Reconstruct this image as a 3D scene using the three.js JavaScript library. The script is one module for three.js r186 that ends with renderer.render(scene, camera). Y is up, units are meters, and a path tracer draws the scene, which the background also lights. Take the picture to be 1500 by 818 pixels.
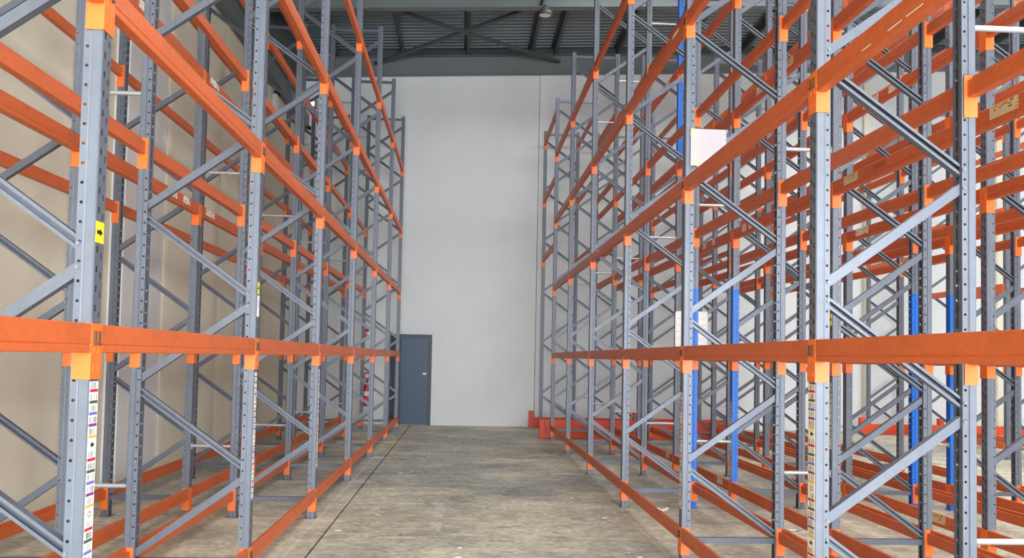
import * as THREE from 'three';
import { mergeGeometries, toCreasedNormals } from 'three/addons/utils/BufferGeometryUtils.js';
import { RoundedBoxGeometry } from 'three/addons/geometries/RoundedBoxGeometry.js';
import { RectAreaLightUniformsLib } from 'three/addons/lights/RectAreaLightUniformsLib.js';

// ---------------------------------------------------------------- camera, sky, light, exposure
const scene = new THREE.Scene();
const F = 1257, CY = 471.4;                       // focal length and principal row, in pixels of the 1500 x 818 frame
const camera = new THREE.PerspectiveCamera(2 * Math.atan(CY / F) * 180 / Math.PI, 1500 / (2 * CY), 0.05, 200);
camera.setViewOffset(1500, 2 * CY, 0, 0, 1500, 818);
camera.position.set(0, 1.656, 0);
camera.rotation.order = 'YXZ';
camera.rotation.set(0.0425, -0.0544, 0.0195);
scene.add(camera);

const renderer = new THREE.WebGLRenderer({ antialias: true });
renderer.toneMapping = THREE.LinearToneMapping;
renderer.toneMappingExposure = 1.0;
renderer.shadowMap.enabled = true;
renderer.shadowMap.type = THREE.PCFSoftShadowMap;

scene.background = new THREE.Color().setRGB(0.86, 0.93, 1.0);   // bright overcast sky, seen only through the loading door
scene.backgroundIntensity = 3;

RectAreaLightUniformsLib.init();
const DOOR = { x0: -2.2, x1: 7.2, h: 5.0, z: 9.0 };            // open loading door behind the camera
const daylight = new THREE.RectAreaLight(new THREE.Color().setRGB(0.90, 0.95, 1.0), 29, DOOR.x1 - DOOR.x0, DOOR.h);
daylight.name = 'daylight';
daylight.position.set((DOOR.x0 + DOOR.x1) / 2, DOOR.h / 2, DOOR.z - 0.02);
daylight.lookAt((DOOR.x0 + DOOR.x1) / 2, DOOR.h / 2, DOOR.z - 5);
scene.add(daylight);

// translucent roof sheets that let the daylight in from above, each with its light just below the sheet
const SKYLIGHTS = [[-14.6, 1.8, 15], [-7.6, 1.8, 15], [-0.6, 1.8, 15], [6.4, 1.8, 15]], SKYW = 1.3;
for (const [z, x0, x1] of SKYLIGHTS) {
  const l = new THREE.RectAreaLight(new THREE.Color().setRGB(0.97, 0.985, 1.0), 17, Math.hypot(x1 - x0, (x1 - x0) * 0.047), SKYW), xm = (x0 + x1) / 2, ym = 9.2 + 0.047 * xm - 0.08;
  l.name = 'skylight_daylight'; l.position.set(xm, ym, z); l.lookAt(xm + 0.047, ym - 1, z); l.rotation.set(-Math.PI / 2, 0, 0); l.rotation.y = -Math.atan(0.047); scene.add(l);
}

// ---------------------------------------------------------------- helpers
let seed = 7;
const rnd = () => { seed = (seed * 1664525 + 1013904223) >>> 0; return seed / 4294967296; };
const taken = {};
const numbered = (n) => { const k = taken[n] = (taken[n] ?? -1) + 1; return k ? n + '_' + String(k).padStart(3, '0') : n; };
function tag(o, label, category, group, kind) {
  if (label) o.userData.label = label;
  if (category) o.userData.category = category;
  if (group) o.userData.group = group;
  if (kind) o.userData.kind = kind;
  return o;
}
function mesh(name, geo, mat, parent) {
  const m = new THREE.Mesh(geo, mat); m.name = name; m.castShadow = m.receiveShadow = true;
  if (parent) parent.add(m);
  return m;
}
function thing(name, label, category, pos = [0, 0, 0], turn = 0, group) {
  const g = new THREE.Group(); g.name = numbered(name); g.position.set(...pos); g.rotation.y = turn;
  scene.add(g); return tag(g, label, category, group);
}
function struct(name, geo, mat, label, parent = scene) {
  const m = mesh(name, geo, mat, parent); if (parent === scene) tag(m, label, name.split('_')[0], null, 'structure'); return m;
}
const box = (x0, x1, y0, y1, z0, z1) => { const g = new THREE.BoxGeometry(x1 - x0, y1 - y0, z1 - z0); g.translate((x0 + x1) / 2, (y0 + y1) / 2, (z0 + z1) / 2); return g; };
const merge = (...a) => mergeGeometries(a.map((g) => { const h = g.index ? g.toNonIndexed() : g; for (const k of Object.keys(h.attributes)) if (!['position', 'normal', 'uv'].includes(k)) h.deleteAttribute(k); return h; }));
// uv in metres from the position: the axis pair that lies in the face
function metreUV(g, s = 1) {
  const p = g.attributes.position, n = g.attributes.normal, uv = new Float32Array(p.count * 2);
  for (let i = 0; i < p.count; i++) {
    const ax = Math.abs(n.getX(i)), ay = Math.abs(n.getY(i)), az = Math.abs(n.getZ(i));
    const [u, v] = ax > ay && ax > az ? [p.getZ(i), p.getY(i)] : ay > az ? [p.getX(i), p.getZ(i)] : [p.getX(i), p.getY(i)];
    uv[2 * i] = u * s; uv[2 * i + 1] = v * s;
  }
  g.setAttribute('uv', new THREE.BufferAttribute(uv, 2)); return g;
}
function extrude(points, length, bevel = 0) {      // polygon in x,y swept along z, centred
  const s = new THREE.Shape(points.map(([x, y]) => new THREE.Vector2(x, y)));
  const g = new THREE.ExtrudeGeometry(s, { depth: length, bevelEnabled: false, steps: 1 });
  g.translate(0, 0, -length / 2); return metreUV(g);
}

// ---------------------------------------------------------------- procedural textures
function lattice(n, s) { let q = s; const a = new Float32Array(n * n); for (let i = 0; i < a.length; i++) { q = (q * 1664525 + 1013904223) >>> 0; a[i] = q / 4294967296; } return a; }
function noiseLayer(N, M, cx, cy, s) {             // tileable value noise, cx by cy cells over N by M pixels
  let q = s; const g = new Float32Array(cx * cy); for (let i = 0; i < g.length; i++) { q = (q * 1664525 + 1013904223) >>> 0; g[i] = q / 4294967296; }
  const o = new Float32Array(N * M);
  for (let y = 0; y < M; y++) {
    const fy = y / M * cy, y0 = Math.floor(fy), ty = fy - y0, sy = ty * ty * (3 - 2 * ty), ya = (y0 % cy) * cx, yb = ((y0 + 1) % cy) * cx;
    for (let x = 0; x < N; x++) {
      const fx = x / N * cx, x0 = Math.floor(fx), tx = fx - x0, sx = tx * tx * (3 - 2 * tx), xa = x0 % cx, xb = (x0 + 1) % cx;
      o[y * N + x] = (g[ya + xa] * (1 - sx) + g[ya + xb] * sx) * (1 - sy) + (g[yb + xa] * (1 - sx) + g[yb + xb] * sx) * sy;
    }
  }
  return o;
}
function dataTex(N, M, f, srgb = true) {
  const d = new Uint8Array(N * M * 4);
  for (let i = 0; i < N * M; i++) { const c = f(i % N, Math.floor(i / N), i); d[4 * i] = c[0]; d[4 * i + 1] = c[1]; d[4 * i + 2] = c[2]; d[4 * i + 3] = 255; }
  const t = new THREE.DataTexture(d, N, M, THREE.RGBAFormat); t.wrapS = t.wrapT = THREE.RepeatWrapping; t.magFilter = THREE.LinearFilter;
  t.minFilter = THREE.LinearMipmapLinearFilter; t.generateMipmaps = true; if (srgb) t.colorSpace = THREE.SRGBColorSpace; t.needsUpdate = true; return t;
}
const clamp8 = (v) => Math.max(0, Math.min(255, v));
function mottled(base, amp, N = 512, cells = [[5, 5], [17, 17], [61, 61], [190, 190]], w = [0.4, 0.28, 0.2, 0.12], s = 11) {
  const L = cells.map(([a, b], i) => noiseLayer(N, N, a, b, s + i * 77));
  return dataTex(N, N, (x, y, i) => { let v = 0; for (let k = 0; k < L.length; k++) v += (L[k][i] - 0.5) * w[k]; v *= 2 * amp; return base.map((c) => clamp8(c * (1 + v))); });
}
const tile = (t, m) => { t.repeat.set(1 / m, 1 / m); return t; };

const texPost = tile(mottled([104, 109, 120], 0.07, 256), 0.7);
const texBeam = tile(mottled([204, 97, 46], 0.10, 256, [[4, 4], [19, 19], [60, 60], [120, 120]], [0.3, 0.3, 0.25, 0.15], 41), 0.9);
const M = {
  post: new THREE.MeshStandardMaterial({ map: texPost, roughness: 0.42, metalness: 0.25, side: THREE.DoubleSide }),
  blue: new THREE.MeshStandardMaterial({ color: 0x1466c4, roughness: 0.4, side: THREE.DoubleSide }),
  brace: new THREE.MeshStandardMaterial({ map: texPost, roughness: 0.38, metalness: 0.3 }),
  galv: new THREE.MeshStandardMaterial({ color: 0xb9bcbc, roughness: 0.35, metalness: 0.5 }),
  beam: new THREE.MeshStandardMaterial({ map: texBeam, roughness: 0.45 }),
  connector: new THREE.MeshStandardMaterial({ color: 0xec7128, roughness: 0.42 }),
  guard: new THREE.MeshStandardMaterial({ color: 0xdd4a1c, roughness: 0.5 }),
  pin: new THREE.MeshStandardMaterial({ color: 0x4d3b2c, roughness: 0.5, metalness: 0.2 }),
  bolt: new THREE.MeshStandardMaterial({ color: 0x7c818a, roughness: 0.45, metalness: 0.3 }),
  steel: new THREE.MeshStandardMaterial({ color: 0x6f7678, roughness: 0.6, metalness: 0.1 }),
  darkSteel: new THREE.MeshStandardMaterial({ color: 0x4a4f51, roughness: 0.65 }),
  sheet: new THREE.MeshStandardMaterial({ color: 0x75828a, roughness: 0.35, metalness: 0.6, side: THREE.DoubleSide }),
  white: new THREE.MeshStandardMaterial({ color: 0xe6e6e4, roughness: 0.6 }),
  paper: new THREE.MeshStandardMaterial({ color: 0xe9e6dc, roughness: 0.8 }),
  cream: new THREE.MeshStandardMaterial({ color: 0xd8c7a0, roughness: 0.8 }),
  black: new THREE.MeshStandardMaterial({ color: 0x151515, roughness: 0.6 }),
  doorBlue: new THREE.MeshStandardMaterial({ color: 0x2a4460, roughness: 0.45 }),
  doorDark: new THREE.MeshStandardMaterial({ color: 0x1d2c3a, roughness: 0.45 }),
  red: new THREE.MeshStandardMaterial({ color: 0xc01c24, roughness: 0.3 }),
  wallBack: new THREE.MeshStandardMaterial({ map: tile(mottled([223, 225, 226], 0.035, 512, [[3, 3], [9, 9], [40, 40], [150, 150]], [0.45, 0.3, 0.15, 0.1], 5), 6), roughness: 0.85 }),
  wallLeft: new THREE.MeshStandardMaterial({ map: tile(mottled([226, 219, 199], 0.07, 512, [[3, 2], [8, 6], [40, 40], [150, 150]], [0.5, 0.3, 0.12, 0.08], 23), 5), roughness: 0.9 }),
};

// floor: worn, mottled concrete with scrapes; 13 m by 26 m, one texture
const FX0 = -5, FX1 = 8, FZ0 = -21.5, FZ1 = 4.5;
function floorTexture() {
  const N = 1024, H = 2048, a = noiseLayer(N, H, 5, 10, 3), b = noiseLayer(N, H, 16, 31, 9), c = noiseLayer(N, H, 90, 180, 21), d = noiseLayer(N, H, 340, 680, 33), e = noiseLayer(N, H, 26, 90, 71), f = noiseLayer(N, H, 9, 60, 91);
  const px = new Float32Array(N * H * 3);
  for (let i = 0; i < N * H; i++) {
    const warm = Math.min(1, Math.max(0, (a[i] * 0.65 + b[i] * 0.35 - 0.36) * 3.2));
    const v = 1 + (b[i] - 0.5) * 0.16 + (c[i] - 0.5) * 0.13 + (d[i] - 0.5) * 0.22 + (f[i] - 0.5) * 0.07 - Math.max(0, e[i] - 0.72) * 0.55;
    px[3 * i] = (166 + 29 * warm) * v; px[3 * i + 1] = (168 + 19 * warm) * v; px[3 * i + 2] = (156 + 9 * warm) * v;
  }
  const at = (x, z) => [Math.round((x - FX0) / (FX1 - FX0) * N), Math.round((z - FZ0) / (FZ1 - FZ0) * H)];
  const sx = N / (FX1 - FX0), sz = H / (FZ1 - FZ0);
  function dab(x, z, rx, rz, amt, col = [214, 210, 198], grain = 0.5) {
    const [cx, cz] = at(x, z), wx = Math.max(1, rx * sx), wz = Math.max(1, rz * sz);
    for (let j = Math.floor(-wz); j <= wz; j++) for (let i = Math.floor(-wx); i <= wx; i++) {
      const X = cx + i, Z = cz + j; if (X < 0 || Z < 0 || X >= N || Z >= H) continue;
      const k = Z * N + X, r = Math.hypot(i / wx, j / wz) + (c[k] - 0.5) * 0.7 + (d[k] - 0.5) * grain; if (r > 1) continue;
      const t = amt * Math.min(1, (1 - r) * 3);
      for (let q = 0; q < 3; q++) px[3 * k + q] += (col[q] - px[3 * k + q]) * t;
    }
  }
  function line(x0, z0, x1, z1, w, amt, col, gaps = 0.25) {
    const n = Math.ceil(Math.hypot((x1 - x0) * sx, (z1 - z0) * sz) * 1.2);
    for (let i = 0; i <= n; i++) {
      const t = i / n, [cx, cz] = at(x0 + (x1 - x0) * t, z0 + (z1 - z0) * t), r = Math.max(0, Math.round(w * sx / 2));
      for (let q = -r; q <= r; q++) { const X = Math.abs(x1 - x0) > Math.abs(z1 - z0) ? cx : cx + q, Z = Math.abs(x1 - x0) > Math.abs(z1 - z0) ? cz + q : cz; if (X < 0 || Z < 0 || X >= N || Z >= H) continue; const k = Z * N + X; if (c[k] < gaps) continue; for (let j = 0; j < 3; j++) px[3 * k + j] += (col[j] - px[3 * k + j]) * amt * (0.6 + 0.4 * d[k]); }
    }
  }
  const pale = [228, 225, 214];
  line(-1.44, -4, -1.44, -15.6, 0.012, 0.8, pale, 0.16); line(1.74, -4, 1.77, -15.5, 0.012, 0.65, pale, 0.26);   // worn set-out lines beside the rack feet
  line(-0.72, -9.77, -0.2, -9.78, 0.05, 0.8, pale, 0.2); line(-0.26, -8.3, -0.24, -9.6, 0.10, 0.45, pale, 0.4); line(-0.75, -7.95, -0.42, -7.97, 0.05, 0.6, pale, 0.3);
  let q = 5; const r = () => { q = (q * 1664525 + 1013904223) >>> 0; return q / 4294967296; };
  for (let i = 0; i < 420; i++) dab(-1.3 + 3.1 * r(), -19 + 14.5 * r(), 0.015 + 0.04 * r(), 0.01 + 0.02 * r(), 0.3 + 0.4 * r(), r() > 0.35 ? pale : [120, 104, 88]);
  for (let i = 0; i < 150; i++) dab(-1.2 + 2.9 * r(), -19 + 14 * r(), 0.05 + 0.22 * r(), 0.02 + 0.09 * r(), 0.16 + 0.3 * r(), pale);
  for (let i = 0; i < 90; i++) dab(-3.8 + 10 * r(), -19 + 15 * r(), 0.1 + 0.5 * r(), 0.05 + 0.25 * r(), 0.12 + 0.16 * r(), [128, 122, 108]);
  for (let i = 0; i < 26; i++) dab(0.1 + 0.9 * r(), -8.6 + 1.6 * r(), 0.03 + 0.1 * r(), 0.01 + 0.03 * r(), 0.35, [120, 94, 78]);
  for (const z of [-8.75, -11.4, -14.1]) { dab(-1.36, z + 0.02, 0.22, 0.12, 0.55, pale); line(-1.5, z - 0.15, -1.27, z - 0.15, 0.03, 0.7, pale, 0.2); }
  for (const [x, z] of [[1.5, -9.7], [1.55, -12.4], [1.35, -14.8], [-2.3, -8.6], [-2.2, -11.3], [2.7, -9.9], [3.1, -12.2], [2.2, -10.2]]) dab(x, z, 0.28, 0.14, 0.4, pale);
  return dataTex(N, H, (x, y, i) => [clamp8(px[3 * i]), clamp8(px[3 * i + 1]), clamp8(px[3 * i + 2])]);
}
const texFloor = floorTexture();
M.floor = new THREE.MeshStandardMaterial({ map: texFloor, roughness: 0.62, bumpMap: tile(mottled([128, 128, 128], 0.5, 256), 1.0), bumpScale: 0.0012 });
function floorUV(g) { const p = g.attributes.position, uv = g.attributes.uv; for (let i = 0; i < p.count; i++) uv.setXY(i, (p.getX(i) - FX0) / (FX1 - FX0), (p.getZ(i) - FZ0) / (FZ1 - FZ0)); return g; }

// ---------------------------------------------------------------- the hall
const ZB = -20.85, XL = -4.05, XR = 22, roofY = (x) => 9.2 + 0.047 * x;
const floor = new THREE.Group(); floor.name = 'floor'; scene.add(floor); tag(floor, 'worn grey-brown concrete floor slab with a dark expansion joint', 'floor', null, 'structure');
mesh('slab', floorUV(box(XL - 0.3, -1.272, -0.2, 0, ZB - 0.3, 9.3)), M.floor, floor);
mesh('slab', floorUV(box(-1.25, XR + 0.3, -0.2, 0, ZB - 0.3, 9.3)), M.floor, floor);
tag(mesh('joint_filler', box(-1.272, -1.25, -0.2, -0.015, ZB - 0.3, 9.3), M.black, floor), 'black expansion joint filler');
const backWall = new THREE.Group(); backWall.name = 'wall_back'; scene.add(backWall); tag(backWall, 'pale grey painted concrete end wall with faint panel joints', 'wall', null, 'structure');
{ const xs = [XL - 0.3, 1.715, 7.9, 14.1, XR + 0.3];
  for (let i = 0; i < 4; i++) mesh('panel', metreUV(box(xs[i] + 0.006, xs[i + 1] - 0.006, 0, 10.4, ZB - 0.2, ZB)), M.wallBack, backWall);
  mesh('joint_backing', box(XL - 0.3, XR + 0.3, 0, 10.4, ZB - 0.3, ZB - 0.2), M.wallBack, backWall); }
const leftWall = new THREE.Group(); leftWall.name = 'wall_left'; scene.add(leftWall); tag(leftWall, 'beige concrete side wall behind the wall-side rack row', 'wall', null, 'structure');
{ const zs = [ZB, -11.62, -5.4, 0.8, 7, 9.3];
  for (let i = 0; i < 5; i++) mesh('panel', metreUV(box(XL - 0.2, XL, 0, 7.12, zs[i] + 0.006, zs[i + 1] - 0.006)), M.wallLeft, leftWall);
  mesh('joint_backing', box(XL - 0.3, XL - 0.2, 0, 7.12, ZB, 9.3), M.wallLeft, leftWall); }
function ribbed(len, height, pitch, depth) {       // ribbed sheet: profile along u, swept along v
  const pts = []; let u = 0; while (u < len) { pts.push([u, 0], [u + pitch * 0.62, 0], [u + pitch * 0.72, depth], [u + pitch * 0.9, depth]); u += pitch; }
  pts.push([len, 0]);
  const pos = [], uv = [];
  for (let i = 0; i + 1 < pts.length; i++) { const [a, b] = pts[i], [c, d] = pts[i + 1]; pos.push(a, 0, b, c, 0, d, c, height, d, a, 0, b, c, height, d, a, height, b); for (let k = 0; k < 6; k++) uv.push(0, 0); }
  const g = new THREE.BufferGeometry(); g.setAttribute('position', new THREE.Float32BufferAttribute(pos, 3)); g.setAttribute('uv', new THREE.Float32BufferAttribute(uv, 2)); g.computeVertexNormals(); return g;
}
{ const clad = ribbed(30.15, 2.1, 0.2, 0.03); clad.rotateY(Math.PI / 2); clad.translate(XL - 0.12, 7.12, 9.3);
  struct('trim_1', clad, M.darkSteel, 'dark ribbed cladding above the beige side wall');
  struct('trim_2', merge(box(XL - 0.02, XL + 0.16, 7.12, 7.15, ZB, 9.2), box(XL + 0.13, XL + 0.16, 7.15, 7.42, ZB, 9.2), box(XL - 0.02, XL + 0.16, 7.42, 7.45, ZB, 9.2)), M.steel, 'grey steel eaves channel along the top of the beige side wall'); }
struct('wall_right', metreUV(box(XR, XR + 0.3, 0, 10.6, ZB, 9.3)), M.wallBack, 'plain pale side wall beyond the far racks');
struct('wall_front', metreUV(merge(box(XL - 0.3, DOOR.x0, 0, 10.4, 9.0, 9.3), box(DOOR.x1, XR + 0.3, 0, 10.4, 9.0, 9.3), box(DOOR.x0, DOOR.x1, DOOR.h, 10.4, 9.0, 9.3))), M.wallBack, 'front wall with the open loading door');
{ const roof = ribbed(30.6, Math.hypot(27, 27 * 0.047), 0.19, 0.035);       // ribs run across the hall
  roof.rotateX(Math.PI / 2);                        // u = x, v = z
  roof.rotateY(Math.PI / 2); roof.rotateZ(Math.atan(0.047));
  roof.computeBoundingBox(); const bb = roof.boundingBox;
  roof.translate(XL - 0.4 - bb.min.x, roofY(XL - 0.4) - bb.min.y, 9.5 - bb.max.z);
  const ceiling = struct('ceiling', roof, M.sheet, 'dark ribbed metal roof underside');
  tag(ceiling, null, 'ceiling', null, 'structure'); }
struct('ceiling_outer_layer', (() => { const g = new THREE.BoxGeometry(27.6, 0.1, 31); g.rotateZ(Math.atan(0.047)); g.translate(9.0, roofY(9.0) + 0.14, -5.8); return g; })(), M.darkSteel, 'roof insulation above the ribbed sheets');
function rafter(z, label) {
  const s = new THREE.Shape(); const len = XR - XL + 0.2;
  const t = thing('rafter', label, 'rafter', [XL - 0.05, 8.55 + 0.047 * XL, z]); t.rotation.z = Math.atan(0.047); t.userData.kind = 'structure';
  mesh('web', box(0, len, 0.012, 0.433, -0.006, 0.006), M.steel, t); mesh('flange', box(0, len, 0, 0.012, -0.1, 0.1), M.steel, t); mesh('flange', box(0, len, 0.433, 0.445, -0.1, 0.1), M.steel, t);
}
rafter(-16.75, 'grey steel roof rafter nearer the camera, spanning the hall'); rafter(-20.7, 'grey steel roof rafter against the pale end wall');
for (const z of [-12.8, -8.9, -5, -1, 3, 7]) rafter(z, 'grey steel roof rafter above the camera view');
for (const [z, x0, x1] of SKYLIGHTS) { const n = Math.round((z + 14.6) / 7), xm = (x0 + x1) / 2, g = new THREE.BoxGeometry(x1 - x0, 0.006, SKYW); g.rotateZ(Math.atan(0.047)); g.translate(xm, roofY(xm) - 0.05, z);
  const m = mesh(numbered('skylight'), g, M.skylight ??= new THREE.MeshStandardMaterial({ color: 0xf2efe6, roughness: 0.7, emissive: 0xfffaf0, emissiveIntensity: 1.2 }), scene); tag(m, `long translucent roof sheet over the racks, ${['farthest', 'third', 'second', 'nearest'][n]} from the loading door`, 'skylight', 'translucent roof sheets', 'structure'); }
for (let i = 0; i < 16; i++) {
  const x = -3.2 + 1.55 * i + (i > 3 ? -0.98 : 0); if (x > XR) continue;
  const y = roofY(x) - 0.205, t = thing('purlin', ['thin dark roof purlin over the wall-side rack row', 'dark roof purlin over the left aisle row', 'dark roof purlin over the middle of the aisle', 'dark roof purlin beside the round high bay lamp', 'dark roof purlin just past the high bay lamp, over right aisle row'][i] ?? 'dark roof purlin over the right racks', 'purlin', [x, y, -5.75], 0, i > 4 ? 'purlins over the right racks' : 'roof purlins');
  t.userData.kind = 'structure';
  mesh('web', box(-0.003, 0.003, 0, 0.2, -15, 15), M.darkSteel, t); mesh('flange', box(-0.003, 0.07, 0, 0.004, -15, 15), M.darkSteel, t); mesh('flange', box(-0.07, 0.003, 0.196, 0.2, -15, 15), M.darkSteel, t);
}
// flat cross bracing under the purlins, in the last bay
function bar(a, b, w, h) { const A = new THREE.Vector3(...a), B = new THREE.Vector3(...b), g = new THREE.BoxGeometry(w, h, A.distanceTo(B)); g.applyMatrix4(new THREE.Matrix4().lookAt(A, B, new THREE.Vector3(0, 1, 0))); g.translate((A.x + B.x) / 2, (A.y + B.y) / 2, (A.z + B.z) / 2); return g; }
const under = (x) => 8.82 + 0.047 * x;
for (const [a, b, l] of [[[-2.3, -20.6], [1.75, -16.85], 'dark roof cross brace rising away from the door side'], [[-2.2, -16.9], [2.15, -20.6], 'dark roof cross brace falling towards the right aisle row']])
  tag(mesh(numbered('roof_brace'), bar([a[0], under(a[0]), a[1]], [b[0], under(b[0]), b[1]], 0.1, 0.06), M.darkSteel, scene), l, 'roof brace', 'roof cross braces');

struct('trim_6', (() => { const len = XR - XL + 0.4, g = new THREE.BoxGeometry(len, 0.95, 0.05); g.rotateZ(Math.atan(0.047)); g.translate((XL + XR) / 2, 8.55 + 0.047 * (XL + XR) / 2 + 0.5, ZB + 0.03); return g; })(), M.darkSteel, 'dark steel infill above the pale end wall');
// pilasters on the end wall
struct('trim_3', metreUV(box(9.86, 10.02, 0, 8.9, ZB, ZB + 0.12)), M.wallLeft, 'beige pipe chase on the end wall behind the far racks');
struct('trim_4', metreUV(box(13.28, 13.46, 0, 8.9, ZB, ZB + 0.12)), M.wallLeft, 'beige pipe chase on the end wall at far right');
struct('trim_5', metreUV(box(XL, XL + 0.05, 0, 7.1, -11.78, -11.56)), M.wallLeft, 'shallow beige pilaster on the side wall beside the white door');

// white metal door in the beige side wall
{ const d = new THREE.Group(); d.name = 'door_2'; scene.add(d); d.position.set(XL, 0, -10.5); tag(d, 'tall white metal sliding door in the beige side wall', 'door', null, 'structure');
  mesh('leaf', box(0.005, 0.06, 0.03, 6.9, -0.95, 0.32), M.white, d); mesh('jamb', box(0.0, 0.09, 0, 7.0, 0.32, 0.40), M.white, d); mesh('jamb', box(0.0, 0.07, 0, 7.0, 0.44, 0.58), M.white, d); }

// blue personnel door
{ const d = new THREE.Group(); d.name = 'door_1'; scene.add(d); d.position.set(0, 0, ZB); tag(d, 'dark blue personnel door in the pale end wall', 'door', null, 'structure');
  mesh('frame', merge(box(-1.79, -1.71, 0, 2.18, 0, 0.06), box(-0.87, -0.79, 0, 2.18, 0, 0.06), box(-1.71, -0.87, 2.10, 2.18, 0, 0.06)), M.doorDark, d);
  mesh('leaf', merge(box(-1.705, -1.545, 0.01, 2.095, 0.005, 0.03)), M.doorDark, d);
  mesh('leaf', box(-1.54, -0.875, 0.01, 2.095, 0.005, 0.04), M.doorBlue, d);
  tag(mesh('lock_plate', new RoundedBoxGeometry(0.09, 0.05, 0.02, 2, 0.006).translate(-0.955, 1.235, 0.052), M.white, d), 'small pale lock plate'); }

// ---------------------------------------------------------------- rack geometry
const PITCH = 0.0787, TOP = 7.12, DEPTH = 0.78, BAY = 2.6668, HW = 0.045, OUT = 0.0375;
// rolled steel channel; outer web with slots at +x, side flanges with round holes, open towards -x
function postGeometry(h, y0 = 0) {
  const pos = [], nor = [], uv = [];
  const quad = (a, b, c, d, n) => { tri(a, b, c, n); tri(a, c, d, n); };
  const tri0 = (a, b, c, n) => { for (const p of [a, b, c]) { pos.push(...p); nor.push(...n); uv.push(p[0] + p[2], p[1]); } };
  const tri = (a, b, c, n) => {                      // wind each face the way its normal points
    const u = [0, 1, 2].map((i) => b[i] - a[i]), v = [0, 1, 2].map((i) => c[i] - a[i]);
    const d = n[0] * (u[1] * v[2] - u[2] * v[1]) + n[1] * (u[2] * v[0] - u[0] * v[2]) + n[2] * (u[0] * v[1] - u[1] * v[0]);
    if (d < 0) tri0(a, c, b, n); else tri0(a, b, c, n);
  };
  const y1 = y0 + h, k0 = Math.ceil((y0 + 0.04) / PITCH), k1 = Math.floor((y1 - 0.04) / PITCH);
  // web
  const web = (za, zb) => quad([OUT, y0, za], [OUT, y0, zb], [OUT, y1, zb], [OUT, y1, za], [1, 0, 0]);
  web(-0.040, -0.024); web(-0.012, 0.012); web(0.024, 0.040);
  for (const zc of [-0.018, 0.018]) {
    let y = y0; const sh = 0.013;
    for (let k = k0; k <= k1; k++) { const c = k * PITCH + (zc > 0 ? 0.012 : -0.012); quad([OUT, y, zc - 0.006], [OUT, y, zc + 0.006], [OUT, c - sh, zc + 0.006], [OUT, c - sh, zc - 0.006], [1, 0, 0]); y = c + sh; }
    quad([OUT, y, zc - 0.006], [OUT, y, zc + 0.006], [OUT, y1, zc + 0.006], [OUT, y1, zc - 0.006], [1, 0, 0]);
  }
  for (const s of [-1, 1]) {
    const side = (xa, za, xb, zb, n) => quad([xa, y0, s * za], [xb, y0, s * zb], [xb, y1, s * zb], [xa, y1, s * za], [n[0], 0, s * n[1]]);
    side(OUT, 0.040, OUT - 0.005, HW, [0.7, 0.7]); side(OUT - 0.005, HW, -0.001, HW, [0, 1]); side(-0.001, HW, -0.004, 0.0395, [-0.85, 0.5]);
    side(-0.004, 0.0395, -0.007, 0.0395, [0, 1]); side(-0.007, 0.0395, -0.010, 0.0415, [0.5, 0.85]);
    const z = 0.0415, xa = -0.010, xh = -0.0225, R = 0.0070, c = 0.0086, xb = -OUT;
    side(xa, z, xh + c, z, [0, 1]); side(xh - c, z, xb, z, [0, 1]); side(xb, z, xb, 0.015, [-1, 0]);
    let y = y0; const P = (x, yy) => [x, yy, s * z], n = [0, 0, s];
    for (let k = k0; k <= k1; k++) {
      const yc = (k + 0.5) * PITCH; if (yc > y1 - 0.01) break;
      quad(P(xh - c, y), P(xh + c, y), P(xh + c, yc - c), P(xh - c, yc - c), n);
      const sq = [], oc = [];
      for (let i = 0; i < 8; i++) { const a = (i + 0.5) * Math.PI / 4, m = Math.max(Math.abs(Math.cos(a)), Math.abs(Math.sin(a))); sq.push(P(xh + c * Math.cos(a) / m, yc + c * Math.sin(a) / m)); oc.push(P(xh + R * Math.cos(a), yc + R * Math.sin(a))); }
      const corner = [P(xh + c, yc + c), P(xh - c, yc + c), P(xh - c, yc - c), P(xh + c, yc - c)];
      for (let i = 0; i < 8; i++) { const j = (i + 1) % 8; quad(sq[i], sq[j], oc[j], oc[i], n); if (i % 2 === 0) tri(sq[i], corner[i / 2], sq[j], n); }
      y = yc + c;
    }
    quad(P(xh - c, y), P(xh + c, y), P(xh + c, y1), P(xh - c, y1), n);
  }
  const g = new THREE.BufferGeometry();
  g.setAttribute('position', new THREE.Float32BufferAttribute(pos, 3)); g.setAttribute('normal', new THREE.Float32BufferAttribute(nor, 3)); g.setAttribute('uv', new THREE.Float32BufferAttribute(uv, 2));
  return g;
}
const G = {};
G.post = postGeometry(TOP - 0.008, 0.008);
const SPLICE = 2.49, SPLICE2 = 4.62;
G.postLow = postGeometry(SPLICE - 0.008, 0.008); G.postHigh = postGeometry(TOP - SPLICE, SPLICE);
G.postLow2 = postGeometry(SPLICE2 - 0.008, 0.008); G.postHigh2 = postGeometry(TOP - SPLICE2, SPLICE2);
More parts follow.
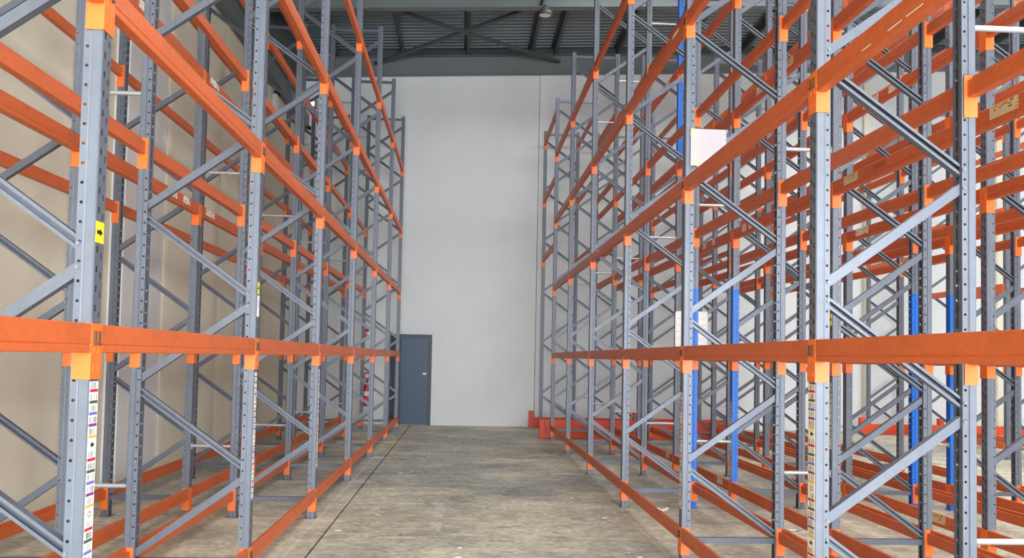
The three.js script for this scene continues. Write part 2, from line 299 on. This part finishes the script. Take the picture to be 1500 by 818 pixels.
// C-channel brace along z; web at +x side of the section, open to -x; width in y
const lipped = (w, d, t, l) => [[d / 2, -w / 2], [d / 2, w / 2], [-d / 2, w / 2], [-d / 2, w / 2 - l], [-d / 2 + t, w / 2 - l], [-d / 2 + t, w / 2 - t], [d / 2 - t, w / 2 - t], [d / 2 - t, -w / 2 + t], [-d / 2 + t, -w / 2 + t], [-d / 2 + t, -w / 2 + l], [-d / 2, -w / 2 + l], [-d / 2, -w / 2]];
const chan = (w, d, t) => [[d / 2, -w / 2], [d / 2, w / 2], [-d / 2, w / 2], [-d / 2, w / 2 - t], [d / 2 - t, w / 2 - t], [d / 2 - t, -w / 2 + t], [-d / 2, -w / 2 + t], [-d / 2, -w / 2]];
const NODE = 0.61, NODE0 = 0.2, spanX = DEPTH - 0.035, dy = NODE - 0.075;
G.brace = extrude(lipped(0.048, 0.044, 0.0025, 0.014), Math.hypot(spanX, dy)); 
G.strut = extrude(lipped(0.046, 0.04, 0.0025, 0.013), spanX);
G.foot = merge(new RoundedBoxGeometry(0.115, 0.008, 0.115, 1, 0.003).translate(-0.005, 0.004, 0), box(-0.03, 0.0, 0.008, 0.06, -0.0385, -0.036), box(-0.03, 0.0, 0.008, 0.06, 0.036, 0.0385));
G.bolt = merge(new THREE.CylinderGeometry(0.009, 0.009, 0.007, 6).rotateX(Math.PI / 2), new THREE.CylinderGeometry(0.004, 0.004, 0.014, 8).rotateX(Math.PI / 2));
// step beam: local origin at the post centre line, underside of connector at y = 0
const beamPts = [[-0.012, 0.108], [-0.009, 0.105], [0.037, 0.105], [0.041, 0.109], [0.041, 0.131], [0.0375, 0.134], [0.0375, 0.138], [0.041, 0.141], [0.041, 0.217], [0.038, 0.22], [0.017, 0.22], [0.015, 0.218], [0.015, 0.196], [0.013, 0.194], [-0.009, 0.194], [-0.012, 0.191]];
const beamGeo = (len) => extrude(beamPts, len - 2 * HW - 0.012);
G.beam = beamGeo(BAY);
G.connector = (() => { const zi = -HW - 0.001;      // end at the +z end of the bay mirrored by scale.z; here the post stands at z = 0 and the beam runs to -z
  const a = box(-0.03, 0.0425, 0, 0.222, zi - 0.0045, zi), b = box(0.0385, 0.0425, 0, 0.222, zi, -0.0015);
  const hook = (y) => box(0.0425, 0.0445, y, y + 0.026, -0.026, -0.016);
  return metreUV(merge(a, b, hook(0.03), hook(0.10))); })();
G.pin = merge(new RoundedBoxGeometry(0.008, 0.055, 0.012, 1, 0.003).translate(0.0455, 0.165, -0.02), new THREE.SphereGeometry(0.007, 8, 6).translate(0.048, 0.142, -0.02));

const ord = ['nearest', 'second', 'third', 'fourth', 'fifth', 'sixth', 'seventh', 'eighth'];
const zl = (k) => -(3.519 + BAY * k), zr = (k) => -(4.360 + BAY * k);
const LV_L = [0.0715, 1.5394, 2.9394, 4.3303, 5.7372], LV_R = [0.077, 1.5614, 2.9642, 4.3609, 5.7647], LV_END = [3.85, 5.27, 6.66];
const rows = {
  A: { front: -1.512, dir: 1, z: zl, kmin: -1, kmax: 6, lv: LV_L, name: 'left aisle row', f: 'aisle side', r: 'inner side' },
  B: { front: -2.76, dir: 1, z: zl, kmin: 0, kmax: 6, lv: LV_L, name: 'row along beige wall', f: 'inner side', r: 'wall side' },
  C: { front: 1.836, dir: -1, z: zr, kmin: -1, kmax: 6, lv: LV_R, name: 'right aisle row', f: 'aisle side', r: 'inner side' },
  D: { front: 3.09, dir: -1, z: zr, kmin: 0, kmax: 6, lv: LV_R, name: 'second right row', f: 'left side', r: 'right side' },
  E: { front: 4.42, dir: -1, z: zr, kmin: 0, kmax: 6, lv: LV_R, name: 'third right row', f: 'left side', r: 'right side' },
  F: { front: 5.65, dir: -1, z: zr, kmin: 1, kmax: 6, lv: LV_R, name: 'fourth right row', f: 'left side', r: 'right side' },
  H: { front: 9.8, dir: -1, z: zr, kmin: 4, kmax: 6, lv: LV_R, name: 'far right row past second aisle', f: 'left side', r: 'right side' },
};
const BLUE_LOW = { C2r: 1, D2f: 1, E2r: 1, F2f: 1 }, BLUE_HIGH = { D3f: 1 };
const posts = {};
function frame(rk, k) {
  const R = rows[rk], cx = R.front - R.dir * DEPTH / 2, n = k - R.kmin, last = k === R.kmax;
  const t = thing('upright_frame', `${last ? 'farthest' : ord[n]} blue-grey braced upright frame from the camera, ${R.name}`, 'rack frame', [cx, 0, R.z(k)], 0, `upright frames of the ${R.name}`); t.userData.kind = 'thing';
  for (const w of ['f', 'r']) {
    const out = w === 'f' ? R.dir : -R.dir, x = out * DEPTH / 2, turn = out > 0 ? 0 : Math.PI, id = rk + k + w, list = [];
    const put = (g, m) => { const p = mesh('post', g, m, t); p.position.x = x; p.rotation.y = turn; list.push(p); return p; };
    if (BLUE_LOW[id]) { tag(put(G.postLow, M.blue), 'bright blue lower post section'); put(G.postHigh, M.post); }
    else if (BLUE_HIGH[id]) { put(G.postLow2, M.post); tag(put(G.postHigh2, M.blue), 'bright blue upper post section'); }
    else put(G.post, M.post);
    posts[id] = list;
    const f = mesh('foot_plate', G.foot, BLUE_LOW[id] ? M.blue : M.post, t); f.position.x = x; f.rotation.y = turn;
  }
  const near = (rk === 'A' || rk === 'C') ? k <= 2 : k <= 1;
  for (let i = 0; i < 11; i++) {
    // node i stands on the inner post when i is even, on the front post when i is odd (both rows: +x end is front for dir > 0)
    const fromFront = i % 2 === 1, xa = (fromFront ? 1 : -1) * R.dir * spanX / 2, xb = -xa, ya = NODE0 + NODE * i + 0.0375, yb = NODE0 + NODE * (i + 1) - 0.0375;
    const b = mesh('brace', G.brace, M.brace, t), rising = (yb - ya) / (xb - xa) > 0;   // rises with +x: web towards the camera
    b.position.set(0, (ya + yb) / 2, 0);
    // brace length runs along local z; lay it in the x-y plane of the frame
    const dirv = new THREE.Vector3(xb - xa, yb - ya, 0).normalize(), webv = new THREE.Vector3(0, 0, rising ? 1 : -1), yv = new THREE.Vector3().crossVectors(dirv, webv);
    b.setRotationFromMatrix(new THREE.Matrix4().makeBasis(webv, yv, dirv));
    if (near) for (const e of [-1, 1]) { if (i === 0 && e < 0) continue; const q = mesh('bolt', G.bolt, M.bolt, t); q.position.set((e < 0 ? xa : xb) * 0.972, (e < 0 ? ya + 0.01 : yb - 0.01), 0.0445); }
  }
  for (const y of [0.19, TOP - 0.07]) { const s = mesh('strut', G.strut, M.brace, t); s.position.y = y; s.rotation.set(0, Math.PI / 2, 0); s.setRotationFromMatrix(new THREE.Matrix4().makeBasis(new THREE.Vector3(0, 0, 1), new THREE.Vector3(0, -1, 0), new THREE.Vector3(1, 0, 0))); }
  return t;
}
for (const rk of Object.keys(rows)) for (let k = rows[rk].kmin; k <= rows[rk].kmax; k++) frame(rk, k);

// ---------------------------------------------------------------- beams
const lvName = ['floor-level', 'eye-level', 'third-level', 'fourth-level', 'top-level'], endName = ['lower raised', 'middle raised', 'upper raised'];
const bayName = (n, k) => k === 5 ? 'bay against the end wall' : ord[n] + ' bay from the camera';
// levels that reach into view (with a margin) for a bay
const levelsOf = (rk, k) => { const left = rk === 'A' || rk === 'B'; if (!left && k === 5) return [0, 1, 2]; if (k === -1) return [1, 2]; if (k === 0) return left ? [0, 1, 2] : [0, 1, 2, 3]; if (k === 1) return left ? [0, 1, 2, 3] : [0, 1, 2, 3, 4]; return [0, 1, 2, 3, 4]; };
const beams = {}, stuffParts = { beam: [], connector: [] };
function place(g, x, y, z, turn, sz) { const h = g.clone(); if (sz < 0) { h.scale(1, 1, -1); const p = h.index ? h.toNonIndexed() : h; } h.rotateY(turn); h.translate(x, y, z); return h; }
G.connectorFar = G.connector.clone().scale(1, 1, -1);
{ // restore the winding of the mirrored copy
  const p = G.connectorFar.attributes, n = p.position.count; for (const k of ['position', 'normal', 'uv']) { const a = p[k], s = a.itemSize; for (let i = 0; i < n; i += 3) for (let c = 0; c < s; c++) { const q = a.array[(i + 1) * s + c]; a.array[(i + 1) * s + c] = a.array[(i + 2) * s + c]; a.array[(i + 2) * s + c] = q; } }
}
G.pinFar = G.pin.clone().translate(0, 0, 0.04);
function beam(rk, k, w, li) {
  const R = rows[rk], x = w === 'f' ? R.front : R.front - R.dir * DEPTH, out = w === 'f' ? R.dir : -R.dir, turn = out > 0 ? 0 : Math.PI;
  const raised = rk >= 'C' && k === 5, y = raised ? LV_END[li] : R.lv[li], z = (R.z(k) + R.z(k + 1)) / 2, half = BAY / 2;
  if (rk === 'H' || (rk === 'F' && w === 'r' && k > 2)) {
    stuffParts.beam.push(place(G.beam, x, y, z, turn)); for (const e of [1, -1]) { const g = (e > 0 ? G.connector : G.connectorFar).clone(); g.translate(0, 0, e * half); g.rotateY(turn); g.translate(x, y, z); stuffParts.connector.push(g); }
    return;
  }
  const side = w === 'f' ? R.f : R.r, n = k - R.kmin;
  const t = thing('rack_beam', `orange ${raised ? endName[li] : lvName[li]} beam, ${side} of ${R.name}, ${bayName(n, k)}`, 'rack beam', [x, y, z], turn, `beams of the ${R.name}`); t.userData.kind = 'thing';
  mesh('beam', G.beam, M.beam, t);
  for (const e of [1, -1]) { const c = mesh('connector', e > 0 ? G.connector : G.connectorFar, M.connector, t); c.position.z = e * half; if (k <= 1 && (rk === 'A' || rk === 'C')) mesh('lock_pin', e > 0 ? G.pin : G.pinFar, M.pin, c); }
  beams[rk + k + w + li] = t;
}
for (const rk of Object.keys(rows)) { const R = rows[rk];
  for (let k = R.kmin; k < R.kmax; k++) for (const w of ['f', 'r']) for (const li of levelsOf(rk, k)) { if (rk === 'A' && w === 'r' && k === -1) continue; if (rk === 'B' && w === 'r' && k === 0 && li === 0) continue; beam(rk, k, w, li); } }
{ const t = thing('rack_beam', 'many small orange beams of the farthest right racks', 'rack beams'); t.userData.kind = 'stuff';
  mesh('beam', mergeGeometries(stuffParts.beam.map((g) => g.index ? g.toNonIndexed() : g)), M.beam, t).userData.kind = 'stuff';
  mesh('connector', mergeGeometries(stuffParts.connector), M.connector, t).userData.kind = 'stuff'; }

// ---------------------------------------------------------------- row spacers
G.spacer = (len) => merge(new THREE.CylinderGeometry(0.016, 0.016, len - 0.006, 14).rotateZ(Math.PI / 2), box(-len / 2, -len / 2 + 0.004, -0.03, 0.03, -0.025, 0.025), box(len / 2 - 0.004, len / 2, -0.03, 0.03, -0.025, 0.025));
const pairs = [['A', 'B', 'the two left rows', [0.71, 3.49, 6.62]], ['C', 'D', 'the first two right rows', [0.75, 3.46, 6.64]], ['E', 'F', 'the third and fourth right rows', [0.75, 3.46, 6.64]]];
for (const [a, b, l, ys] of pairs) {
  const Ra = rows[a], Rb = rows[b], xa = Ra.front - Ra.dir * DEPTH, xb = Rb.front, x0 = Math.min(xa, xb) + OUT + 0.001, x1 = Math.max(xa, xb) - OUT - 0.001, g = G.spacer(x1 - x0);
  for (let k = Math.max(Ra.kmin, Rb.kmin); k <= 6; k++) ys.forEach((y, i) => { if ((i === 2 && k < 3) || (i === 1 && k < 0)) return;
    tag(mesh(numbered('row_spacer'), g, M.galv, scene), `${['low', 'mid-height', 'high'][i]} pale spacer rod between ${l}, ${k === 6 ? 'last' : ord[k - Math.max(Ra.kmin, Rb.kmin)]} frame`, 'spacer rod', `spacer rods between ${l}`).position.set((x0 + x1) / 2, y, Ra.z(k)); });
}

// ---------------------------------------------------------------- orange guard rails along the end of the right racks
function guard(x0, x1, z, label, double) {
  const t = thing('guard_rail', label, 'guard rail', [x0, 0, z]); const L = x1 - x0;
  mesh('end_plate', new RoundedBoxGeometry(0.11, 0.4, 0.14, 1, 0.006).translate(0.055, 0.2, 0), M.guard, t);
  mesh('end_plate', new RoundedBoxGeometry(0.11, 0.4, 0.14, 1, 0.006).translate(L - 0.055, 0.2, 0), M.guard, t);
  mesh('rail', extrude(chan(double ? 0.19 : 0.23, 0.09, 0.008), L - 0.24).rotateY(-Math.PI / 2).translate(L / 2, double ? 0.3 : 0.13, 0), M.guard, t);
  if (double) mesh('rail', extrude(chan(0.17, 0.07, 0.008), L - 0.24).rotateY(-Math.PI / 2).translate(L / 2, 0.095, -0.03), M.guard, t);
}
guard(1.57, 4.2, -20.62, 'low orange steel guard rail against end wall, behind right aisle row');
guard(4.28, 6.5, -20.62, 'low orange steel guard rail against end wall, behind fourth right row');
guard(1.58, 5.3, -17.86, 'double-height orange guard rail across the far ends of right racks', true);
guard(9.45, 11.5, -20.1, 'orange guard rail against end wall in the far right row');
guard(9.5, 13.6, -17.86, 'double-height orange guard rail in front of the far right row', true);

// ---------------------------------------------------------------- labels on the rack
function canvasMat(w, h, draw, rough = 0.6) {
  const c = document.createElement('canvas'); c.width = w; c.height = h; const x = c.getContext('2d'); draw(x, w, h);
  const t = new THREE.CanvasTexture(c); t.colorSpace = THREE.SRGBColorSpace; return new THREE.MeshStandardMaterial({ map: t, roughness: rough });
}
function arrow(x, cx, cy, s, d, fill) { x.beginPath(); x.moveTo(cx + d * s, cy); x.lineTo(cx, cy - s * 0.75); x.lineTo(cx, cy - s * 0.35); x.lineTo(cx - d * s, cy - s * 0.35); x.lineTo(cx - d * s, cy + s * 0.35); x.lineTo(cx, cy + s * 0.35); x.lineTo(cx, cy + s * 0.75); x.closePath(); if (fill) { x.fill(); } else { x.lineWidth = 3; x.stroke(); } }
function barcodeMat(n, dirs, s, cream) {
  return canvasMat(96, n * 48, (x, w, h) => {
    x.fillStyle = cream ? '#e9dcc4' : '#f2f0ea'; x.fillRect(0, 0, w, h); let q = s; const r = () => { q = (q * 1664525 + 1013904223) >>> 0; return q / 4294967296; };
    const bands = ['#c8203a', '#3f5a3c', '#6a6fb8', '#7a3f86', '#dcb45a'];
    for (let i = 0; i < n; i++) {
      const y = i * 48, m = i % 6;
      if (m === 5) { x.fillStyle = '#111'; x.strokeStyle = '#111'; arrow(x, 50, y + 24, 20, dirs[Math.floor(i / 6) % dirs.length] > 0 ? 1 : -1, Math.abs(dirs[Math.floor(i / 6) % dirs.length]) === 1); continue; }
      x.fillStyle = '#5f5c5a'; for (let b = 12; b < 84;) { const bw = 1 + Math.floor(r() * 4); if (r() > 0.45) x.fillRect(b, y + 3, bw, 25); b += bw + 1; }
      x.fillStyle = bands[m]; x.fillRect(4, y + 31, 88, 13);
    }
  });
}
const front = (w, h) => { const g = new THREE.BoxGeometry(0.0012, h, w); return g; };
function strip(id, y0, y1, mat, w = 0.07, label = 'strip of small barcode labels', dz = 0) {
  const p = posts[id][0], m = mesh('label_strip', front(w, y1 - y0), mat, p); m.position.set(OUT + 0.0012, (y0 + y1) / 2, dz); m.userData.label = label; return m;
}
strip('A0f', 0.25, 1.53, barcodeMat(28, [-1, -2, 1], 3), 0.078);
strip('A1f', 0.62, 1.52, barcodeMat(22, [-1, 1], 5), 0.06, 'strip of small barcode labels');
strip('A2f', 0.5, 1.5, barcodeMat(22, [-1, 1], 8), 0.05);
strip('C0f', 0.25, 1.55, barcodeMat(28, [-1, -2, 1], 13, true), 0.085);
strip('C1f', 0.45, 1.4, barcodeMat(24, [-1, 1], 15, true), 0.06);
strip('D1f', 0.95, 1.5, barcodeMat(12, [1], 19, true), 0.06);
strip('D2f', 0.3, 1.2, barcodeMat(20, [1], 25, true), 0.06);
const arrowMat = canvasMat(96, 128, (x, w, h) => { x.fillStyle = '#f2df1c'; x.fillRect(0, 0, w, h); x.fillStyle = '#111'; arrow(x, 48, 64, 34, 1, true); });
strip('A0f', 2.085, 2.17, arrowMat, 0.075, 'yellow sticker with a black arrow', 0.004);
strip('A1f', 2.075, 2.16, arrowMat, 0.05, 'yellow sticker with a black arrow', 0.004);
strip('D1f', 1.98, 2.08, arrowMat, 0.07, 'yellow sticker with a black arrow');
strip('F2f', 1.6, 1.72, arrowMat, 0.07, 'yellow sticker with a black arrow');
const whiteLabel = canvasMat(64, 192, (x, w, h) => { x.fillStyle = '#f1f0ec'; x.fillRect(0, 0, w, h); x.fillStyle = '#333'; x.save(); x.translate(40, 20); x.rotate(Math.PI / 2); x.font = 'bold 26px sans-serif'; x.fillText('00000', 20, 8); x.restore(); });
strip('A1f', 1.915, 2.065, whiteLabel, 0.06, 'white card with a printed number');
// sticker remnants on beams
const torn = [0, 1, 2].map((v) => canvasMat(128, 48, (x, w, h) => { x.fillStyle = ['#e9e2d2', '#d9c08c', '#f0ece2'][v]; x.fillRect(0, 0, w, h); let q = 50 + v; const r = () => { q = (q * 1664525 + 1013904223) >>> 0; return q / 4294967296; };
  for (let i = 0; i < 26; i++) { x.fillStyle = ['#d2672f', '#8c7450', '#c9bfa8'][Math.floor(r() * 3)]; x.fillRect(r() * w, r() * h, 4 + r() * 18, 2 + r() * 7); } }));
function sticker(id, dz, len, h, v, y = 0.178) { const b = beams[id]; if (!b) return; if (id[0] >= 'C') dz = -dz; const body = b.children[0], m = mesh('sticker', new THREE.BoxGeometry(0.0012, h, len), torn[v], body); m.position.set(0.0418, y, dz); m.userData.label = ['torn white sticker', 'brown cardboard label', 'white label remnant'][v]; }
const zrow = (rk, id, list) => list.forEach((a) => sticker(id, ...a));
for (const [id, ...a] of [['C1f3', 1.0, 0.2, 0.03, 2], ['C0f3', 0.9, 0.3, 0.05, 0], ['C2f2', -0.6, 0.12, 0.03, 2], ['D1f2', -0.9, 0.14, 0.08, 0], ['D1f2', -0.7, 0.1, 0.08, 0], ['D2f2', 0.2, 0.16, 0.08, 0], ['D2f2', 0.6, 0.12, 0.08, 2], ['D0f2', 1.0, 0.26, 0.075, 1], ['D0f2', -0.95, 0.24, 0.07, 1], ['D2f0', 0.95, 0.22, 0.08, 0], ['D3f0', 1.0, 0.2, 0.08, 0], ['D1f0', 1.0, 0.2, 0.08, 0], ['E1f0', 0.6, 0.3, 0.08, 1], ['E1f3', -0.7, 0.35, 0.08, 0], ['E1f3', -0.2, 0.2, 0.08, 0], ['E1f2', -0.9, 0.3, 0.08, 0], ['D1f3', 0.3, 0.4, 0.08, 1], ['D1f3', -0.4, 0.25, 0.08, 2], ['D2f3', 0.3, 0.2, 0.08, 0], ['D2f4', -0.5, 0.25, 0.06, 2], ['D3f4', 0.7, 0.3, 0.06, 2],
  ['B1f3', 0.7, 0.2, 0.08, 2], ['B1f3', 0.35, 0.22, 0.08, 0], ['B1f2', -0.9, 0.2, 0.07, 2], ['B1f2', -0.5, 0.25, 0.07, 0], ['B2f2', 1.0, 0.3, 0.07, 0], ['B2f3', 1.0, 0.3, 0.07, 2], ['A2r3', 1.0, 0.25, 0.07, 2]]) sticker(id, ...a);
// pale scratches in the paint of the nearest long beam
for (const [dz, len, y] of [[0.73, 0.09, 0.136], [0.47, 0.12, 0.136], [0.31, 0.13, 0.136]]) { const b = beams['C-1f2']; const m = mesh('scratch', new THREE.BoxGeometry(0.0008, 0.005, len), M.paper, b.children[0]); m.position.set(0.0414, y, dz); }
const stamp = canvasMat(256, 48, (x, w, h) => { x.fillStyle = '#cc612e'; x.fillRect(0, 0, w, h); x.fillStyle = '#1d120c'; x.font = 'bold 40px monospace'; x.fillText('1313202', 40, 38); });
{ const b = beams['D0f2']; if (b) { const m = mesh('stamp', new THREE.BoxGeometry(0.0012, 0.05, 0.3), stamp, b.children[0]); m.position.set(0.0418, 0.18, 0.48); } }

// ---------------------------------------------------------------- things on the walls and in the racks
{ const t = thing('sign_board', 'square white board taped to a right aisle post', 'board', [1.985, 3.28, -6.965]);
  mesh('sheet', new RoundedBoxGeometry(0.3, 0.31, 0.006, 1, 0.002).translate(0, 0.155, 0), new THREE.MeshStandardMaterial({ color: 0xb9b1b5, roughness: 0.7 }), t);
  for (const [x, y] of [[-0.125, 0.28], [-0.1, 0.03]]) tag(mesh('tape', new THREE.BoxGeometry(0.05, 0.06, 0.002).rotateZ(x * 2).translate(x, y, 0.0045), M.cream, t), 'yellowed tape'); }
{ const t = thing('notice_board', 'white ruled board tied to a second right row frame behind blue post', 'notice board', [3.275, 1.80, -12.275]);
  mesh('panel', box(-0.235, 0.235, 0, 0.58, -0.006, 0.004), new THREE.MeshStandardMaterial({ color: 0xf2f2f0, roughness: 0.5 }), t);
  mesh('rim', merge(box(-0.24, -0.225, -0.005, 0.585, -0.006, 0.01), box(0.225, 0.24, -0.005, 0.585, -0.006, 0.01), box(-0.24, 0.24, -0.005, 0.01, -0.006, 0.01), box(-0.24, 0.24, 0.57, 0.585, -0.006, 0.01)), M.white, t);
  for (let i = 1; i < 6; i++) mesh('rule', box(-0.22, 0.22, i * 0.095, i * 0.095 + 0.006, 0.004, 0.006), M.galv, t); mesh('rule', box(0.1, 0.106, 0.015, 0.565, 0.004, 0.006), M.galv, t); }
{ const t = thing('fire_extinguisher', 'red fire extinguisher hanging on the end wall near blue door', 'extinguisher', [-2.32, 0.45, ZB + 0.11]);
  mesh('cylinder', new THREE.LatheGeometry([[0, 0], [0.075, 0], [0.085, 0.02], [0.085, 0.42], [0.07, 0.49], [0.03, 0.52], [0.03, 0.55], [0, 0.55]].map(([x, y]) => new THREE.Vector2(x, y)), 20), M.red, t);
  tag(mesh('band', new THREE.CylinderGeometry(0.0865, 0.0865, 0.11, 20, 1, true).translate(0, 0.29, 0), M.white, t), 'white instruction band');
  mesh('valve', merge(box(-0.02, 0.02, 0.55, 0.6, -0.02, 0.02), box(-0.015, 0.10, 0.6, 0.615, -0.012, 0.012), box(-0.015, 0.09, 0.57, 0.58, -0.012, 0.012)), M.black, t);
  mesh('hose', new THREE.TubeGeometry(new THREE.CatmullRomCurve3([[-0.02, 0.57, 0.02], [-0.09, 0.55, 0.06], [-0.11, 0.4, 0.07], [-0.1, 0.18, 0.08]].map((p) => new THREE.Vector3(...p))), 16, 0.011, 8), M.black, t);
  mesh('bracket', box(-0.03, 0.03, 0.3, 0.5, -0.11, -0.085), M.galv, t); }
const redSign = (draw) => canvasMat(96, 128, draw);
{ const t = thing('wall_sign', 'red and white fire sign high on end wall beside blue door', 'sign', [-2.32, 2.06, ZB + 0.006]);
  mesh('plate', box(-0.08, 0.08, 0, 0.24, -0.004, 0.002), redSign((x, w, h) => { x.fillStyle = '#c3202c'; x.fillRect(0, 0, w, h); x.fillStyle = '#f4f0ec'; x.fillRect(10, 44, 60, 40); x.fillRect(52, 30, 18, 60); x.fillStyle = '#c3202c'; x.fillRect(20, 52, 12, 24); }), t); }
{ const t = thing('extinguisher_sign', 'round red and white extinguisher sign above the fire extinguisher', 'sign', [-2.33, 1.16, ZB + 0.01]);
  mesh('disc', new THREE.CylinderGeometry(0.09, 0.09, 0.008, 24).rotateX(Math.PI / 2), M.red, t); tag(mesh('face', new THREE.CylinderGeometry(0.055, 0.055, 0.01, 20).rotateX(Math.PI / 2).translate(0, 0, 0.001), M.white, t), 'white centre'); }
function emergencyLight(x, y, z, label) {
  const t = thing('emergency_light', label, 'emergency light', [x, y, z], Math.PI / 2);
  mesh('case', new RoundedBoxGeometry(0.24, 0.34, 0.1, 2, 0.012).translate(0, 0, 0.055), M.white, t);
  for (const s of [-1, 1]) { const h = mesh('lamp_head', new THREE.CylinderGeometry(0.05, 0.038, 0.08, 14).rotateX(Math.PI / 2).translate(s * 0.09, 0.21, 0.09), M.black, t); }
}
emergencyLight(XL, 7.0 - 0.2, -17.7, 'grey twin-head emergency light high on the beige wall'); emergencyLight(-3.95, 6.9, ZB + 0.01, 'twin-head emergency light on end wall beside lit lamp');
scene.getObjectByName('emergency_light_001').rotation.y = 0;
{ const t = thing('flood_lamp', 'small lit white flood lamp high on the end wall corner', 'lamp', [-3.82, 7.6, ZB + 0.02]);
  mesh('bracket', box(-0.02, 0.02, -0.02, 0.14, -0.02, 0.14), M.darkSteel, t); mesh('housing', new RoundedBoxGeometry(0.24, 0.2, 0.1, 2, 0.015).translate(0, 0.08, 0.16), M.darkSteel, t);
  mesh('lens', new THREE.SphereGeometry(0.085, 18, 12, 0, Math.PI * 2, 0, Math.PI / 2).rotateX(Math.PI / 2).scale(1, 1, 0.4).translate(0, 0.08, 0.212), new THREE.MeshStandardMaterial({ color: 0xffffff, emissive: 0xeef2ff, emissiveIntensity: 2.5 }), t);
  const p = new THREE.PointLight(new THREE.Color(0.95, 0.97, 1), 0.35); p.name = 'flood_light'; p.position.set(0, 0.08, 0.3); p.castShadow = true; p.shadow.radius = 4; t.add(p); }
{ const t = thing('high_bay_lamp', 'round unlit high bay lamp hanging below the nearer roof rafter', 'lamp', [1.37, 8.1, -15.75]);
  mesh('housing', new THREE.LatheGeometry([[0, 0.16], [0.05, 0.16], [0.07, 0.1], [0.12, 0.06], [0.135, 0.02], [0.135, -0.02], [0.115, -0.025]].map(([x, y]) => new THREE.Vector2(x, y)), 28), new THREE.MeshStandardMaterial({ color: 0x3b4042, roughness: 0.5, side: THREE.DoubleSide }), t);
  tag(mesh('lens', new THREE.CylinderGeometry(0.112, 0.112, 0.008, 28).translate(0, -0.015, 0), M.white, t), 'pale frosted lens');
  mesh('hanger', merge(new THREE.CylinderGeometry(0.012, 0.012, 0.46, 8).translate(0, 0.38, 0), box(-0.03, 0.03, 0.58, 0.62, -1.0, 0.03)), M.darkSteel, t); }

// ---------------------------------------------------------------- scraps of paper on the floor and on a beam
const scrapSpots = [[1.49, -8.97, 0.11, 0.05], [1.53, -8.78, 0.06, 0.03], [1.42, -9.75, 0.06, 0.04], [1.24, -9.5, 0.05, 0.03], [1.6, -9.6, 0.05, 0.03], [1.3, -10.2, 0.08, 0.04], [0.35, -12.3, 0.05, 0.03], [-0.95, -14.9, 0.07, 0.05], [-0.55, -14.3, 0.06, 0.04], [-0.85, -12.2, 0.05, 0.04], [-0.72, -12.35, 0.04, 0.04], [-0.9, -9.3, 0.05, 0.04], [-0.86, -9.0, 0.05, 0.05], [-0.3, -17.8, 0.08, 0.06], [-1.0, -20.3, 0.09, 0.05], [-0.6, -20.2, 0.06, 0.04], [0.0, -7.5, 0.05, 0.04], [-0.02, -7.15, 0.06, 0.04], [1.42, -7.35, 0.05, 0.03], [1.5, -7.2, 0.06, 0.04], [1.36, -7.15, 0.05, 0.03], [2.1, -9.6, 0.1, 0.08], [3.3, -8.4, 0.12, 0.08], [3.15, -8.6, 0.08, 0.06], [2.25, -7.1, 0.14, 0.07], [0.9, -13.3, 0.04, 0.03], [-1.15, -8.2, 0.06, 0.05]];
scrapSpots.forEach(([x, z, w, d], i) => {
  const g = new THREE.PlaneGeometry(w, d, 3, 2).rotateX(-Math.PI / 2), p = g.attributes.position; for (let j = 0; j < p.count; j++) p.setXYZ(j, p.getX(j) + (rnd() - 0.5) * w * 0.15, 0.003 + rnd() * 0.012, p.getZ(j) + (rnd() - 0.5) * d * 0.2);
  g.computeVertexNormals(); const lo = g.clone(); lo.translate(0, -0.0015, 0);
  const m = mesh(numbered('paper_scrap'), merge(g, lo), M.scrap ??= new THREE.MeshStandardMaterial({ color: 0xeeebe2, roughness: 0.85, side: THREE.DoubleSide }), scene); m.position.set(x, 0, z); m.rotation.y = rnd() * 6;
  const right = x > 0.7, zz = right ? zr : zl, k = Math.max(0, Math.min(6, Math.round((right ? -z - 4.36 : -z - 3.519) / BAY)));
  const where = x > 1.9 ? 'among right racks' : x > 0.7 ? 'beside right aisle row' : x < -0.6 ? 'beside left aisle row' : 'in mid aisle';
  tag(m, `${w > 0.09 ? 'larger' : w > 0.055 ? 'small' : 'tiny'} white paper scrap on floor ${where}, near ${k === 6 ? 'last' : ord[k]} frame`, 'paper scrap', 'scraps of paper on the floor');
});
{ const same = {}; scene.children.forEach((o) => { if (o.userData.category === 'paper scrap') (same[o.userData.label] ??= []).push(o); });
  for (const l of Object.values(same)) if (l.length > 1) l.sort((a, b) => b.position.z - a.position.z).forEach((o, i) => { o.userData.label += i === 0 ? ', nearest of cluster' : i === l.length - 1 ? ', farthest of cluster' : ', middle of cluster'; }); }
{ const g = new THREE.BoxGeometry(0.1, 0.004, 0.07, 4, 1, 3), p = g.attributes.position; for (let j = 0; j < p.count; j++) p.setY(j, p.getY(j) + Math.abs(p.getX(j)) * 0.5); g.computeVertexNormals();
  tag(mesh('folded_paper', g, M.paper, scene), 'folded white paper lying on a floor-level right aisle beam', 'paper').position.set(1.82, 0.302, -7.75); }

scene.traverse((o) => { if (o.isMesh) { o.castShadow = true; o.receiveShadow = true; } });
renderer.render(scene, camera);
